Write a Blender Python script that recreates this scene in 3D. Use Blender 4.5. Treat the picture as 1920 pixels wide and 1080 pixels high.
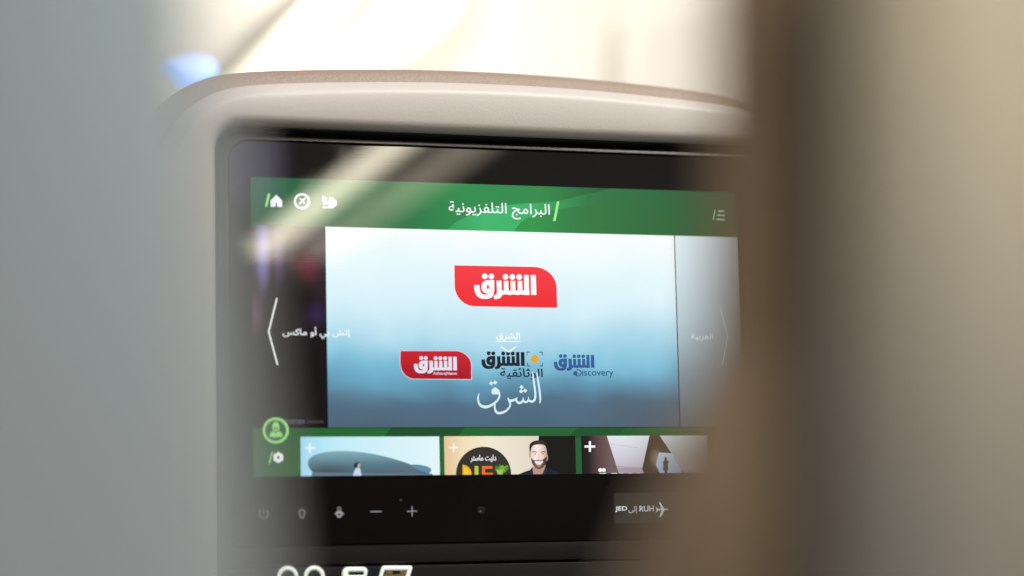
import bpy, bmesh, math, random
from mathutils import Vector, Matrix

random.seed(7)
S = bpy.context.scene
for o in list(bpy.data.objects):
    bpy.data.objects.remove(o)
COL = S.collection

# ------------------------------------------------------------------ camera
# world axes: X right, Y into the picture, Z up; the origin is the centre of the seat-back display
CAM = Vector((-0.43912, -1.30106, -0.14172))
FWD = Vector((0.320755, 0.939608, 0.119385)).normalized()
RGT = Vector((0.947010, -0.320404, -0.022652)).normalized()
UPV = RGT.cross(FWD).normalized()
RGT = FWD.cross(UPV).normalized()
LENS = 85.0
FPX = LENS / 36 * 1920
cd = bpy.data.cameras.new('camera')
cam = bpy.data.objects.new('camera', cd)
COL.objects.link(cam)
cam.matrix_world = Matrix((
    (RGT.x, UPV.x, -FWD.x, CAM.x), (RGT.y, UPV.y, -FWD.y, CAM.y),
    (RGT.z, UPV.z, -FWD.z, CAM.z), (0, 0, 0, 1)))
cd.sensor_width = 36
cd.lens = LENS
cd.clip_start = 0.02
cd.clip_end = 60
cd.dof.use_dof = True
cd.dof.focus_distance = 1.385
cd.dof.aperture_fstop = 2.2
S.camera = cam

# ------------------------------------------------------------------ world
W = bpy.data.worlds.new('World')
S.world = W
W.use_nodes = True
wn = W.node_tree.nodes
wl = W.node_tree.links
bg = wn['Background']
tc = wn.new('ShaderNodeTexCoord')
sx = wn.new('ShaderNodeSeparateXYZ')
mr = wn.new('ShaderNodeMapRange')
mr.inputs[1].default_value = -0.08
mr.inputs[2].default_value = 0.28
mr.interpolation_type = 'SMOOTHSTEP'
rp = wn.new('ShaderNodeValToRGB')
rp.color_ramp.elements[0].color = (0.035, 0.035, 0.036, 1)
rp.color_ramp.elements[1].color = (0.70, 0.63, 0.55, 1)
wl.new(tc.outputs['Generated'], sx.inputs[0])
wl.new(sx.outputs[2], mr.inputs[0])
wl.new(mr.outputs[0], rp.inputs[0])
wl.new(rp.outputs[0], bg.inputs[0])
bg.inputs[1].default_value = 0.68

# ------------------------------------------------------------------ exposure
S.view_settings.view_transform = 'Standard'
S.view_settings.look = 'None'
S.view_settings.exposure = 0
S.view_settings.gamma = 1
S.view_settings.use_curve_mapping = False
S.render.engine = 'CYCLES'
S.cycles.use_denoising = True
try:
    S.cycles.denoiser = 'OPENIMAGEDENOISE'
    S.cycles.denoising_input_passes = 'RGB_ALBEDO_NORMAL'
except Exception:
    pass
S.cycles.sample_clamp_indirect = 6

# ------------------------------------------------------------------ pixel helpers (photograph is 1920 x 1080)
def ray(u, v):
    return (FWD + RGT * ((u - 960) / FPX) - UPV * ((v - 540) / FPX))

def at(u, v, y=0.0):
    d = ray(u, v)
    t = (y - CAM.y) / d.y
    return CAM + d * t

def loc(u, v):
    p = at(u, v, 0.0)
    return (p.x, p.z)

# ------------------------------------------------------------------ lamps
def area(name, pos, target, sx_, sy_, power, col, up=None, spread=180):
    l = bpy.data.lights.new(name, 'AREA')
    l.shape = 'RECTANGLE'
    l.size = sx_
    l.size_y = sy_
    l.energy = power
    l.color = col
    l.spread = math.radians(spread)
    o = bpy.data.objects.new(name, l)
    COL.objects.link(o)
    pos = Vector(pos)
    z = (pos - Vector(target)).normalized()
    x = Vector(up) if up else Vector((1, 0, 0))
    x = (x - z * x.dot(z)).normalized()
    y = z.cross(x)
    o.matrix_world = Matrix(((x.x, y.x, z.x, pos.x), (x.y, y.y, z.y, pos.y), (x.z, y.z, z.z, pos.z), (0, 0, 0, 1)))
    return o

# overhead cabin light between the rows (warm white), lavender mood light to the left
area('cabin_lamp', (0.45, -0.30, 1.25), (0.05, 0.0, 0.1), 0.5, 0.5, 10.0, (1.0, 0.93, 0.80))
area('mood_lamp', (-0.45, -0.10, 1.2), (-0.05, 0.0, 0.12), 0.5, 0.3, 3.5, (0.74, 0.66, 1.0))
area('shell_fill', (0.1, -0.72, 0.95), (0.0, 0.0, 0.05), 0.9, 0.3, 11, (1.0, 0.96, 0.92))  # added fill that brightens the face of the seat ahead
# added spots behind the camera: cool tints the left seat, warm the right seat
def spot(name, pos, target, cone, power, col, blend=0.6, size=0.04):
    l = bpy.data.lights.new(name, 'SPOT')
    l.spot_size = math.radians(cone)
    l.spot_blend = blend
    l.shadow_soft_size = size
    l.energy = power
    l.color = col
    o = bpy.data.objects.new(name, l)
    COL.objects.link(o)
    o.location = pos
    o.rotation_euler = (Vector(target) - Vector(pos)).to_track_quat('-Z', 'Y').to_euler()
    return o
spot('cool_seat_spot', (0.05, -1.95, 0.35), (-0.44, -0.85, -0.07), 20, 20, (0.49, 0.82, 1.0))
spot('warm_seat_spot', (-0.42, -1.70, 0.55), (-0.12, -0.88, 0.05), 22, 35, (1.0, 0.86, 0.49))
area('bin_fill', (0.0, 0.5, 0.9), (0.36, 1.2, 0.36), 0.3, 0.3, 4.4, (1.0, 0.97, 0.93), spread=90)  # added fill to lighten the overhead bin
# added light, without a fitting, washing the lining of the cabin ahead
area('lining_fill', (1.05, 1.2, 1.1), (1.05, 1.6, 0.55), 0.7, 0.1, 2.6, (1.0, 0.95, 0.85))

def mirror_lamp(name, a, b, width, dist, radiance, col):
    """unseen light strip placed so that its reflection falls on the glossy screen"""
    pts = []
    for (u, v) in (a, b):
        p = at(u, v, 0.0)
        d = ray(u, v).normalized()
        d.y = -d.y
        pts.append(p + d * dist)
    c = (pts[0] + pts[1]) / 2
    ax = pts[1] - pts[0]
    L = ax.length
    A = L * width
    return area(name, c, (-0.05, 0, 0.08), L, width, radiance * math.pi * A, col, up=ax)

mirror_lamp('main_streak_lamp', (785, 235), (430, 512), 0.023, 1.3, 26.0, (1.0, 0.91, 0.70))  # unseen strip added for the bright diagonal streak
mirror_lamp('second_streak_lamp', (925, 240), (570, 490), 0.034, 1.3, 4.6, (1.0, 0.86, 0.66))  # unseen strip added for the fainter second streak
def rim_lamp():  # added lamp, aimed so the frame edge catches a thin glint
    p = at(1205, 284, -.002)
    d = ray(1205, 284).normalized()
    a = math.radians(3.5)
    n = Vector((0, -math.cos(a), math.sin(a)))
    r = d - 2 * d.dot(n) * n
    return area('frame_glint_lamp', p + r * 2.2, p, 0.16, 0.36, 45 * math.pi * 0.0576, (1.0, 0.96, 0.86))
rim_lamp()
mirror_lamp('lavender_strip_lamp', (400, 300), (520, 310), 0.10, 2.0, 1.6, (0.50, 0.45, 1.0))

# ------------------------------------------------------------------ materials
def lin(c):
    out = []
    for v in c[:3]:
        v = v / 255.0
        out.append(v / 12.92 if v <= 0.04045 else ((v + 0.055) / 1.055) ** 2.4)
    return tuple(out) + (1.0,)

def new_mat(name):
    m = bpy.data.materials.new(name)
    m.use_nodes = True
    return m, m.node_tree.nodes, m.node_tree.links, m.node_tree.nodes['Principled BSDF']

def plain(name, col, rough=0.5, spec=0.5, metal=0.0, grain=None, bump=0.1, mottled=0.0):
    m, n, l, b = new_mat(name)
    b.inputs['Base Color'].default_value = tuple(col) + (1,)
    b.inputs['Roughness'].default_value = rough
    b.inputs['Specular IOR Level'].default_value = spec
    b.inputs['Metallic'].default_value = metal
    if grain:
        t = n.new('ShaderNodeTexCoord')
        nz = n.new('ShaderNodeTexNoise')
        nz.inputs['Scale'].default_value = grain
        nz.inputs['Detail'].default_value = 4
        l.new(t.outputs['Object'], nz.inputs['Vector'])
        bp = n.new('ShaderNodeBump')
        bp.inputs['Strength'].default_value = bump
        bp.inputs['Distance'].default_value = 0.001
        l.new(nz.outputs['Fac'], bp.inputs['Height'])
        l.new(bp.outputs[0], b.inputs['Normal'])
        if mottled:
            mx = n.new('ShaderNodeMixRGB')
            mx.inputs[1].default_value = tuple(c * (1 - mottled) for c in col) + (1,)
            mx.inputs[2].default_value = tuple(min(1, c * (1 + mottled)) for c in col) + (1,)
            l.new(nz.outputs['Fac'], mx.inputs[0])
            l.new(mx.outputs[0], b.inputs['Base Color'])
    return m

def leather(name, col):
    m, n, l, b = new_mat(name)
    t = n.new('ShaderNodeTexCoord')
    vo = n.new('ShaderNodeTexVoronoi')
    vo.inputs['Scale'].default_value = 620
    nz = n.new('ShaderNodeTexNoise')
    nz.inputs['Scale'].default_value = 160
    l.new(t.outputs['Object'], vo.inputs['Vector'])
    l.new(t.outputs['Object'], nz.inputs['Vector'])
    ad = n.new('ShaderNodeMath')
    ad.operation = 'ADD'
    l.new(vo.outputs['Distance'], ad.inputs[0])
    l.new(nz.outputs['Fac'], ad.inputs[1])
    bp = n.new('ShaderNodeBump')
    bp.inputs['Strength'].default_value = 0.4
    bp.inputs['Distance'].default_value = 0.0008
    l.new(ad.outputs[0], bp.inputs['Height'])
    l.new(bp.outputs[0], b.inputs['Normal'])
    mx = n.new('ShaderNodeMixRGB')
    mx.inputs[1].default_value = tuple(c * 0.9 for c in col) + (1,)
    mx.inputs[2].default_value = tuple(c * 1.06 for c in col) + (1,)
    l.new(vo.outputs['Distance'], mx.inputs[0])
    l.new(mx.outputs[0], b.inputs['Base Color'])
    b.inputs['Roughness'].default_value = 0.5
    return m

def gloss(n, l, b):
    """glossy pane with faint horizontal wiping marks"""
    t = n.new('ShaderNodeTexCoord')
    mp = n.new('ShaderNodeMapping')
    mp.inputs['Scale'].default_value = (10, 1, 1300)
    nz = n.new('ShaderNodeTexNoise')
    nz.inputs['Scale'].default_value = 1
    nz.inputs['Detail'].default_value = 3
    l.new(t.outputs['Object'], mp.inputs[0])
    l.new(mp.outputs[0], nz.inputs['Vector'])
    bp = n.new('ShaderNodeBump')
    bp.inputs['Strength'].default_value = 0.03
    bp.inputs['Distance'].default_value = 0.0001
    l.new(nz.outputs['Fac'], bp.inputs['Height'])
    l.new(bp.outputs[0], b.inputs['Normal'])
    b.inputs['Base Color'].default_value = (0.002, 0.002, 0.002, 1)
    sm = n.new('ShaderNodeTexNoise')
    sm.inputs['Scale'].default_value = 45
    sm.inputs['Detail'].default_value = 5
    l.new(t.outputs['Object'], sm.inputs['Vector'])
    rr = n.new('ShaderNodeMapRange')
    rr.inputs[1].default_value = 0.45
    rr.inputs[2].default_value = 0.75
    rr.inputs[3].default_value = 0.015
    rr.inputs[4].default_value = 0.055
    l.new(sm.outputs['Fac'], rr.inputs[0])
    l.new(rr.outputs[0], b.inputs['Roughness'])
    b.inputs['IOR'].default_value = 1.47
    return t

GL = {}
def glow(col, strength=1.0):
    """one colour of the lit display, behind its glossy pane"""
    k = (tuple(col), strength)
    if k in GL:
        return GL[k]
    m, n, l, b = new_mat('display_colour')
    gloss(n, l, b)
    b.inputs['Emission Color'].default_value = lin(col)
    b.inputs['Emission Strength'].default_value = strength
    GL[k] = m
    return m

def picture(name, stops, axis=2, rng=(-.056, .056), blobs=(), wobble=0.0, wscale=20):
    """a picture shown on the lit display: colour stops along an axis plus soft spots"""
    m, n, l, b = new_mat(name)
    t = gloss(n, l, b)
    sp = n.new('ShaderNodeSeparateXYZ')
    l.new(t.outputs['Object'], sp.inputs[0])
    mr_ = n.new('ShaderNodeMapRange')
    mr_.inputs[1].default_value = rng[0]
    mr_.inputs[2].default_value = rng[1]
    src = sp.outputs[axis]
    if wobble:
        nz = n.new('ShaderNodeTexNoise')
        nz.inputs['Scale'].default_value = wscale
        nz.inputs['Detail'].default_value = 3
        l.new(t.outputs['Object'], nz.inputs['Vector'])
        ma = n.new('ShaderNodeMath')
        ma.operation = 'MULTIPLY_ADD'
        ma.inputs[1].default_value = wobble
        l.new(nz.outputs['Fac'], ma.inputs[0])
        l.new(src, ma.inputs[2])
        sb = n.new('ShaderNodeMath')
        sb.operation = 'SUBTRACT'
        l.new(ma.outputs[0], sb.inputs[0])
        sb.inputs[1].default_value = wobble * .5
        src = sb.outputs[0]
    l.new(src, mr_.inputs[0])
    cr = n.new('ShaderNodeValToRGB')
    els = cr.color_ramp.elements
    while len(els) > 1:
        els.remove(els[-1])
    els[0].position = stops[0][0]
    els[0].color = lin(stops[0][1])
    for p, c in stops[1:]:
        e = els.new(p)
        e.color = lin(c)
    l.new(mr_.outputs[0], cr.inputs[0])
    out = cr.outputs[0]
    for (cx, cz, rx, rz, c, amt) in blobs:
        mp = n.new('ShaderNodeMapping')
        mp.vector_type = 'POINT'
        mp.inputs['Location'].default_value = (-cx / rx, 0, -cz / rz)
        mp.inputs['Scale'].default_value = (1 / rx, 0, 1 / rz)
        l.new(t.outputs['Object'], mp.inputs[0])
        ln = n.new('ShaderNodeVectorMath')
        ln.operation = 'LENGTH'
        l.new(mp.outputs[0], ln.inputs[0])
        m2 = n.new('ShaderNodeMapRange')
        m2.interpolation_type = 'SMOOTHSTEP'
        m2.inputs[1].default_value = 1.0
        m2.inputs[2].default_value = 0.0
        m2.inputs[3].default_value = 0.0
        m2.inputs[4].default_value = amt
        l.new(ln.outputs['Value'], m2.inputs[0])
        mx = n.new('ShaderNodeMixRGB')
        mx.inputs[2].default_value = lin(c)
        l.new(m2.outputs[0], mx.inputs[0])
        l.new(out, mx.inputs[1])
        out = mx.outputs[0]
    l.new(out, b.inputs['Emission Color'])
    b.inputs['Emission Strength'].default_value = 1.0
    return m

def lamp_mat(name, col, strength):
    m, n, l, b = new_mat(name)
    b.inputs['Base Color'].default_value = (0.8, 0.8, 0.8, 1)
    b.inputs['Emission Color'].default_value = tuple(col) + (1,)
    b.inputs['Emission Strength'].default_value = strength
    return m

M_SHELL = plain('warm_grey_plastic', (0.45, 0.425, 0.40), 0.42, 0.5, grain=900, bump=0.12, mottled=0.05)
M_LEATHER = leather('tan_leather', (0.225, 0.172, 0.134))
M_BLACK = plain('black_rubber', (0.006, 0.006, 0.006), 0.6, 0.3)
M_FRAME = plain('charcoal_plastic', (0.015, 0.015, 0.015), 0.2, 0.5, grain=500, bump=0.03)
M_CORE = plain('dark_brown_fabric', (0.065, 0.042, 0.025), 0.9, 0.2, grain=400, bump=0.3)
M_PORTP = plain('black_plastic', (0.004, 0.004, 0.004), 0.6, 0.25, grain=700, bump=0.05)
M_METAL = plain('grey_metal', (0.35, 0.35, 0.36), 0.35, 0.5, 1.0)
M_LINING = plain('cream_lining', (0.78, 0.75, 0.69), 0.6, 0.3, grain=300, bump=0.05)
M_BIN = plain('beige_plastic', (0.60, 0.56, 0.49), 0.5, 0.4, grain=300, bump=0.05)
M_GREY_SLAB = plain('pale_grey_panel', (0.55, 0.52, 0.46), 0.6, 0.3, grain=300, bump=0.05)
M_CARPET = plain('grey_carpet', (0.06, 0.06, 0.065), 0.95, 0.1, grain=300, bump=0.6, mottled=0.3)
M_GLASS, _n, _l, _b = new_mat('black_glass')
gloss(_n, _l, _b)

# ------------------------------------------------------------------ object helpers
def mesh_obj(name, bm, mats, parent=None, smooth=True):
    me = bpy.data.meshes.new(name)
    bm.normal_update()
    bm.to_mesh(me)
    bm.free()
    for m in (mats if isinstance(mats, (list, tuple)) else [mats]):
        me.materials.append(m)
    if smooth:
        for p in me.polygons:
            p.use_smooth = True
    o = bpy.data.objects.new(name, me)
    COL.objects.link(o)
    if parent:
        o.parent = parent
    return o

def thing(name, label, cat, pos=(0, 0, 0), group=None):
    o = bpy.data.objects.new(name, None)
    COL.objects.link(o)
    o.empty_display_size = 0.1
    o.location = pos
    o['label'] = label
    o['category'] = cat
    if group:
        o['group'] = group
    return o

def tag(o, label, cat):
    o['label'] = label
    o['category'] = cat
    return o

def catmull(pts, n, closed=False):
    out = []
    m = len(pts)
    segs = m if closed else m - 1
    for i in range(segs):
        g = (lambda k: pts[k % m]) if closed else (lambda k: pts[min(max(k, 0), m - 1)])
        p0, p1, p2, p3 = g(i - 1), g(i), g(i + 1), g(i + 2)
        for k in range(n):
            t = k / n
            out.append(tuple(0.5 * ((2 * p1[j]) + (-p0[j] + p2[j]) * t + (2 * p0[j] - 5 * p1[j] + 4 * p2[j] - p3[j]) * t * t
                       + (-p0[j] + 3 * p1[j] - 3 * p2[j] + p3[j]) * t ** 3) for j in range(len(p1))))
    if not closed:
        out.append(tuple(pts[-1]))
    return out

NA = 480
CZ = -0.03
def by_angle(poly):
    """resample a star-shaped closed curve by angle round (0, CZ)"""
    res = []
    m = len(poly)
    for k in range(NA):
        a = 2 * math.pi * k / NA + 1e-4
        dx, dz = math.sin(a), math.cos(a)
        best = None
        for i in range(m):
            x1, z1 = poly[i]
            x2, z2 = poly[(i + 1) % m]
            z1c, z2c = z1 - CZ, z2 - CZ
            den = dx * (z2c - z1c) - dz * (x2 - x1)
            if abs(den) < 1e-12:
                continue
            t = (x1 * (z2c - z1c) - z1c * (x2 - x1)) / den
            s = (x1 * dz - z1c * dx) / den
            if t > 0 and -1e-6 <= s <= 1 + 1e-6 and (best is None or t > best):
                best = t
        res.append((dx * best, CZ + dz * best))
    return res

def inset(loop, d):
    m = len(loop)
    out = []
    for i in range(m):
        x0, z0 = loop[i - 1]
        x1, z1 = loop[(i + 1) % m]
        tx, tz = x1 - x0, z1 - z0
        L = math.hypot(tx, tz) or 1
        nx, nz = tz / L, -tx / L          # inward for a clockwise loop (sin, cos)
        dd = d(loop[i]) if callable(d) else d
        out.append((loop[i][0] + nx * dd, loop[i][1] + nz * dd))
    return out

def loft(rings, cap_first=False, cap_last=False):
    """rings: list of (loop, y) where y may be a list"""
    bm = bmesh.new()
    vr = []
    for loop, y in rings:
        vr.append([bm.verts.new((p[0], y[i] if isinstance(y, list) else y, p[1])) for i, p in enumerate(loop)])
    for a, b in zip(vr, vr[1:]):
        m = len(a)
        for i in range(m):
            j = (i + 1) % m
            bm.faces.new((a[i], a[j], b[j], b[i]))
    if cap_first:
        bm.faces.new(list(reversed(vr[0])))
    if cap_last:
        bm.faces.new(vr[-1])
    bmesh.ops.recalc_face_normals(bm, faces=bm.faces)
    return bm

def rrect(x0, x1, z0, z1, r, n=10, rb=None):
    rb = r if rb is None else rb
    pts = []
    for (cx, cz, rr, a0) in ((x1 - r, z1 - r, r, 90), (x1 - rb, z0 + rb, rb, 0), (x0 + rb, z0 + rb, rb, -90), (x0 + r, z1 - r, r, -180)):
        for k in range(n + 1):
            a = math.radians(a0 - 90 * k / n)
            pts.append((cx + rr * math.cos(a), cz + rr * math.sin(a)))
    return pts

def slab(bm, outline, y0, y1, bevel=0.0, mat=0):
    """closed outline (x, z) given a real thickness between y0 (front) and y1 (back)"""
    rings = []
    if bevel:
        for k in range(5):
            a = math.pi / 2 * k / 4
            rings.append((bevel * (1 - math.sin(a)), y0 + bevel * (1 - math.cos(a))))
    else:
        rings.append((0, y0))
    rings.append((0, y1))
    area2 = sum(outline[i - 1][0] * outline[i][1] - outline[i][0] * outline[i - 1][1] for i in range(len(outline)))
    if area2 > 0:
        outline = outline[::-1]
    vr = []
    for d, y in rings:
        vr.append([bm.verts.new((p[0], y, p[1])) for p in inset(outline, d)])
    fs = []
    for a, b in zip(vr, vr[1:]):
        for i in range(len(a)):
            j = (i + 1) % len(a)
            fs.append(bm.faces.new((a[i], a[j], b[j], b[i])))
    fs.append(bm.faces.new(vr[0]))
    fs.append(bm.faces.new(vr[-1][::-1]))
    for f in fs:
        f.material_index = mat
    bmesh.ops.recalc_face_normals(bm, faces=fs)

def box(name, x0, x1, y0, y1, z0, z1, mat, parent, bev=0.01):
    bm = bmesh.new()
    bmesh.ops.create_cube(bm, size=1)
    for v in bm.verts:
        v.co = Vector(((x0 + x1) / 2 + v.co.x * (x1 - x0), (y0 + y1) / 2 + v.co.y * (y1 - y0), (z0 + z1) / 2 + v.co.z * (z1 - z0)))
    bmesh.ops.bevel(bm, geom=list(bm.edges), offset=bev, segments=4, affect='EDGES')
    return mesh_obj(name, bm, mat, parent)

# ------------------------------------------------------------------ the setting
FLOOR = -1.02
bm = bmesh.new()
vs = [bm.verts.new(p) for p in ((-4, -4, FLOOR), (5, -4, FLOOR), (5, 2.2, FLOOR), (-4, 2.2, FLOOR))]
bm.faces.new(vs)
o = mesh_obj('floor', bm, M_CARPET, smooth=False)
o['kind'] = 'structure'
bm = bmesh.new()
bmesh.ops.create_cube(bm, size=1)
for v in bm.verts:
    v.co = Vector((0.5 + v.co.x * 9, 1.65 + v.co.y * 0.06, 0.3 + v.co.z * 2.7))
o = mesh_obj('wall', bm, M_LINING, smooth=False)
o['kind'] = 'structure'

# overhead bin, ceiling light and blue mood light ahead, far out of focus
def px_outline(pts, y, n=6):
    return [(p.x, p.z) for p in (at(u, v, y) for u, v in catmull(pts, n, closed=True))]

bm = bmesh.new()
slab(bm, px_outline([(-260, -260), (200, -300), (560, -270), (628, -150), (600, -20), (545, 36), (490, 76), (425, 142), (330, 235), (100, 330), (-260, 300)], 1.15), 1.15, 1.55, bevel=0.035)
tag(mesh_obj('overhead_bin', bm, M_BIN), 'blurred beige overhead bin with curved edge beside the bright light', 'overhead bin')

lt = thing('ceiling_light', 'large glowing white light panel behind the top of the seat', 'light', at(600, 60, 1.5))
def rel(bm, o):
    for v in bm.verts:
        v.co -= o.location
bm = bmesh.new()
slab(bm, px_outline([(370, 190), (300, 40), (330, -120), (600, -160), (850, -140), (880, -40), (800, 62), (690, 80), (664, 100), (655, 180), (560, 230)], 1.5), 1.5, 1.60, bevel=0.02)
rel(bm, lt)
mesh_obj('diffuser', bm, lamp_mat('lit_diffuser', (1.0, 0.95, 0.72), 2.6), lt)
bm = bmesh.new()
slab(bm, px_outline([(630, 58), (700, -60), (770, -60), (668, 60)], 1.40), 1.40, 1.46)
rel(bm, lt)
mesh_obj('light_frame', bm, M_BIN, lt)

bm = bmesh.new()
slab(bm, px_outline([(1176, 420), (1172, 200), (1174, 60), (1196, 14), (1260, 0), (1500, -10), (1800, -10), (1900, 60), (1900, 420)], 1.2), 1.2, 1.26, bevel=0.02)  # plain slab in place of a far headrest
tag(mesh_obj('far_grey_slab', bm, M_GREY_SLAB), 'blurred pale grey slab standing in for a far headrest behind the right end of the seat top', 'panel')

ml = thing('mood_light', 'small glowing blue mood light under the overhead bin', 'light', at(350, 125, 0.5))
bm = bmesh.new()
slab(bm, px_outline([(294, 115), (325, 106), (370, 106), (398, 116), (403, 136), (380, 150), (345, 152), (316, 133)], 0.5), 0.5, 0.53, bevel=0.003)
rel(bm, ml)
mesh_obj('lens', bm, lamp_mat('blue_lens', (0.17, 0.40, 1.0), 2.7), ml)

# ------------------------------------------------------------------ the seat
half = [(0, .1420), (.05, .1412), (.10, .1388), (.135, .1362), (.156, .1332), (.171, .1276), (.184, .1178), (.194, .1025), (.2005, .080), (.204, .045), (.205, .0),
        (.2075, -.045), (.213, -.085), (.2215, -.135), (.231, -.20), (.236, -.30), (.236, -.42), (.226, -.48), (.200, -.512), (.15, -.52), (.06, -.522)]
right = half
left = [(-x, z) for x, z in half[::-1] if x > 0]
OUT = by_angle(catmull(right + left, 8, closed=True))
OPEN = by_angle(rrect(-.1720, .1720, -.185, .1120, .017, 14))

def side(p):
    z = p[1]
    t = min(1, max(0, (0.105 - z) / 0.07))
    return t * t * (3 - 2 * t)

def flare(p):
    return .5 * .155 * max(0, -.045 - p[1]) if p[1] > -.25 else .5 * .155 * .205

def make_shell(parent):
    prof = [(.030, .014), (.004, .010), (.0008, .005), (0, .0005), (.0006, -.0025), (.0028, -.0070), (.0056, -.0124), (.0074, -.0157), (.0082, -.0166), (.0092, -.0171), (.0106, -.0174)]
    rings = [(inset(OUT, lambda p: d - .027 * side(p) + flare(p)), y) for d, y in prof]
    # the face, stepped towards the opening
    a = inset(OUT, lambda p: .0106 - .027 * side(p) + flare(p))
    b0 = inset(OPEN, -.003)
    for t in (.33, .66):
        rings.append(([(p[0] * (1 - t) + q[0] * t, p[1] * (1 - t) + q[1] * t) for p, q in zip(a, b0)], -.0182))
    for d, y in ((-.003, -.0183), (-.0012, -.0180), (.0004, -.0170), (.0018, -.0153), (.0026, -.0132), (.0029, -.0115), (.0029, -.0095)):
        rings.append((inset(OPEN, d), y))
    return mesh_obj('seat_shell', loft(rings), M_SHELL, parent)

def make_leather(parent):
    rings = []
    for d0, d1, y0, y1 in ((.016, .045, .0080, .080), (.002, .032, .0090, .083), (-.006, .020, .0120, .086), (-.0100, .009, .0170, .091), (-.0120, .001, .023, .097), (-.0125, -.005, .033, .105),
                           (-.0115, -.0075, .055, .111), (-.009, -.006, .080, .117), (-.002, .0, .106, .123), (.010, .010, .125, .132), (.03, .03, .134, .136), (.07, .07, .136, .137)):
        lp = inset(OUT, lambda p: d0 + (d1 - d0) * side(p) + .6 * flare(p) - .30 * max(0, -.09 - max(p[1], -.16)))
        ys = [y0 + (y1 - y0) * side(p) for p in OUT]
        rings.append((lp, ys))
    return mesh_obj('leather_cover', loft(rings, cap_last=True), M_LEATHER, parent)

def make_core(parent):
    rings = [(inset(OUT, lambda p: .022 + .03 * side(p)), y) for y in (.006, .012, .05, .092)]
    return mesh_obj('inner_frame', loft(rings, cap_first=True, cap_last=True), M_CORE, parent)

def build_seat(root):
    make_shell(root)
    make_leather(root)
    make_core(root)
    # dark tray the monitor sits in
    bm = bmesh.new()
    slab(bm, rrect(-.1675, .1675, -.180, .1075, .012), .0035, .0052)
    mesh_obj('recess_tray', bm, M_BLACK, root)
    mesh_obj('opening_gasket', loft([(inset(OPEN, d), y) for d, y in ((.0020, -.0122), (.0028, -.0122), (.0036, -.0112), (.0040, -.009), (.0040, .006))]), M_BLACK, root)
    # monitor frame: a rounded strip round the glass
    A = rrect(-.1655, .1655, -.1318, .1083, .014, 10, .004)
    G = rrect(-.1590, .1590, -.1207, .1033, .0115, 10, .004)
    rings = [(A, .0030), (A, -.0005), (inset(A, .0003), -.0010), (inset(A, .0007), -.0014), (inset(A, .0014), -.0016), (inset(A, .0020), -.00172), (inset(G, -.0020), -.00178), (inset(G, -.0010), -.00176), (inset(G, -.0009), -.0016), (inset(G, -.0009), .003)]
    mesh_obj('monitor_frame', loft(rings), M_FRAME, root).data.set_sharp_from_angle(angle=math.radians(38))
    g = bmesh.new()
    slab(g, rrect(-.1590, .1590, -.1207, .1033, .0115, 10, .004), -.0010, .0025, bevel=.0002)
    glass = mesh_obj('screen_glass', g, M_GLASS, root, smooth=False)
    # panel with the sockets below
    p = bmesh.new()
    slab(p, rrect(-.163, .163, -.1790, -.1330, .004), -.0012, .003, bevel=.0006)
    pp = mesh_obj('socket_panel', p, M_PORTP, root)
    box('tray_catch', .080, .150, -.0022, -.0008, -.1395, -.1385, M_FRAME, root, .0004)
    # lower seat
    box('seat_cushion', -.225, .225, .140, .58, -.60, -.475, M_LEATHER, root, .03)
    box('seat_pan', -.22, .22, .02, .56, -.66, -.605, M_PORTP, root, .01)
    for s in (-1, 1):
        box('leg', s * .17 - .02, s * .17 + .02, .10, .15, FLOOR - root.location.z, -.662, M_METAL, root, .006)
        box('leg', s * .17 - .02, s * .17 + .02, .44, .49, FLOOR - root.location.z, -.662, M_METAL, root, .006)
    return glass, pp

ahead = thing('airline_seat', 'grey airline seat back with a lit touchscreen set into it', 'seat')
GLASS, PANEL = build_seat(ahead)

proto_parts = list(ahead.children)
for lab, pos in (('blurred cool grey seat back filling the left edge of the photo', (-.5840, -.875, 0)),
                 ('blurred tan leather seat back with dark crease at the right', (0.0105, -.880, 0))):
    r = thing('airline_seat', lab, 'seat', pos)
    r['group'] = 'seat backs of the nearer row'
    for ch in proto_parts:
        c = ch.copy()
        COL.objects.link(c)
        c.parent = r
ahead['group'] = 'airline seats'
for o in list(COL.objects):
    if o.name.startswith('airline_seat') and o.type == 'EMPTY':
        o['group'] = 'airline seats'

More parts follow.
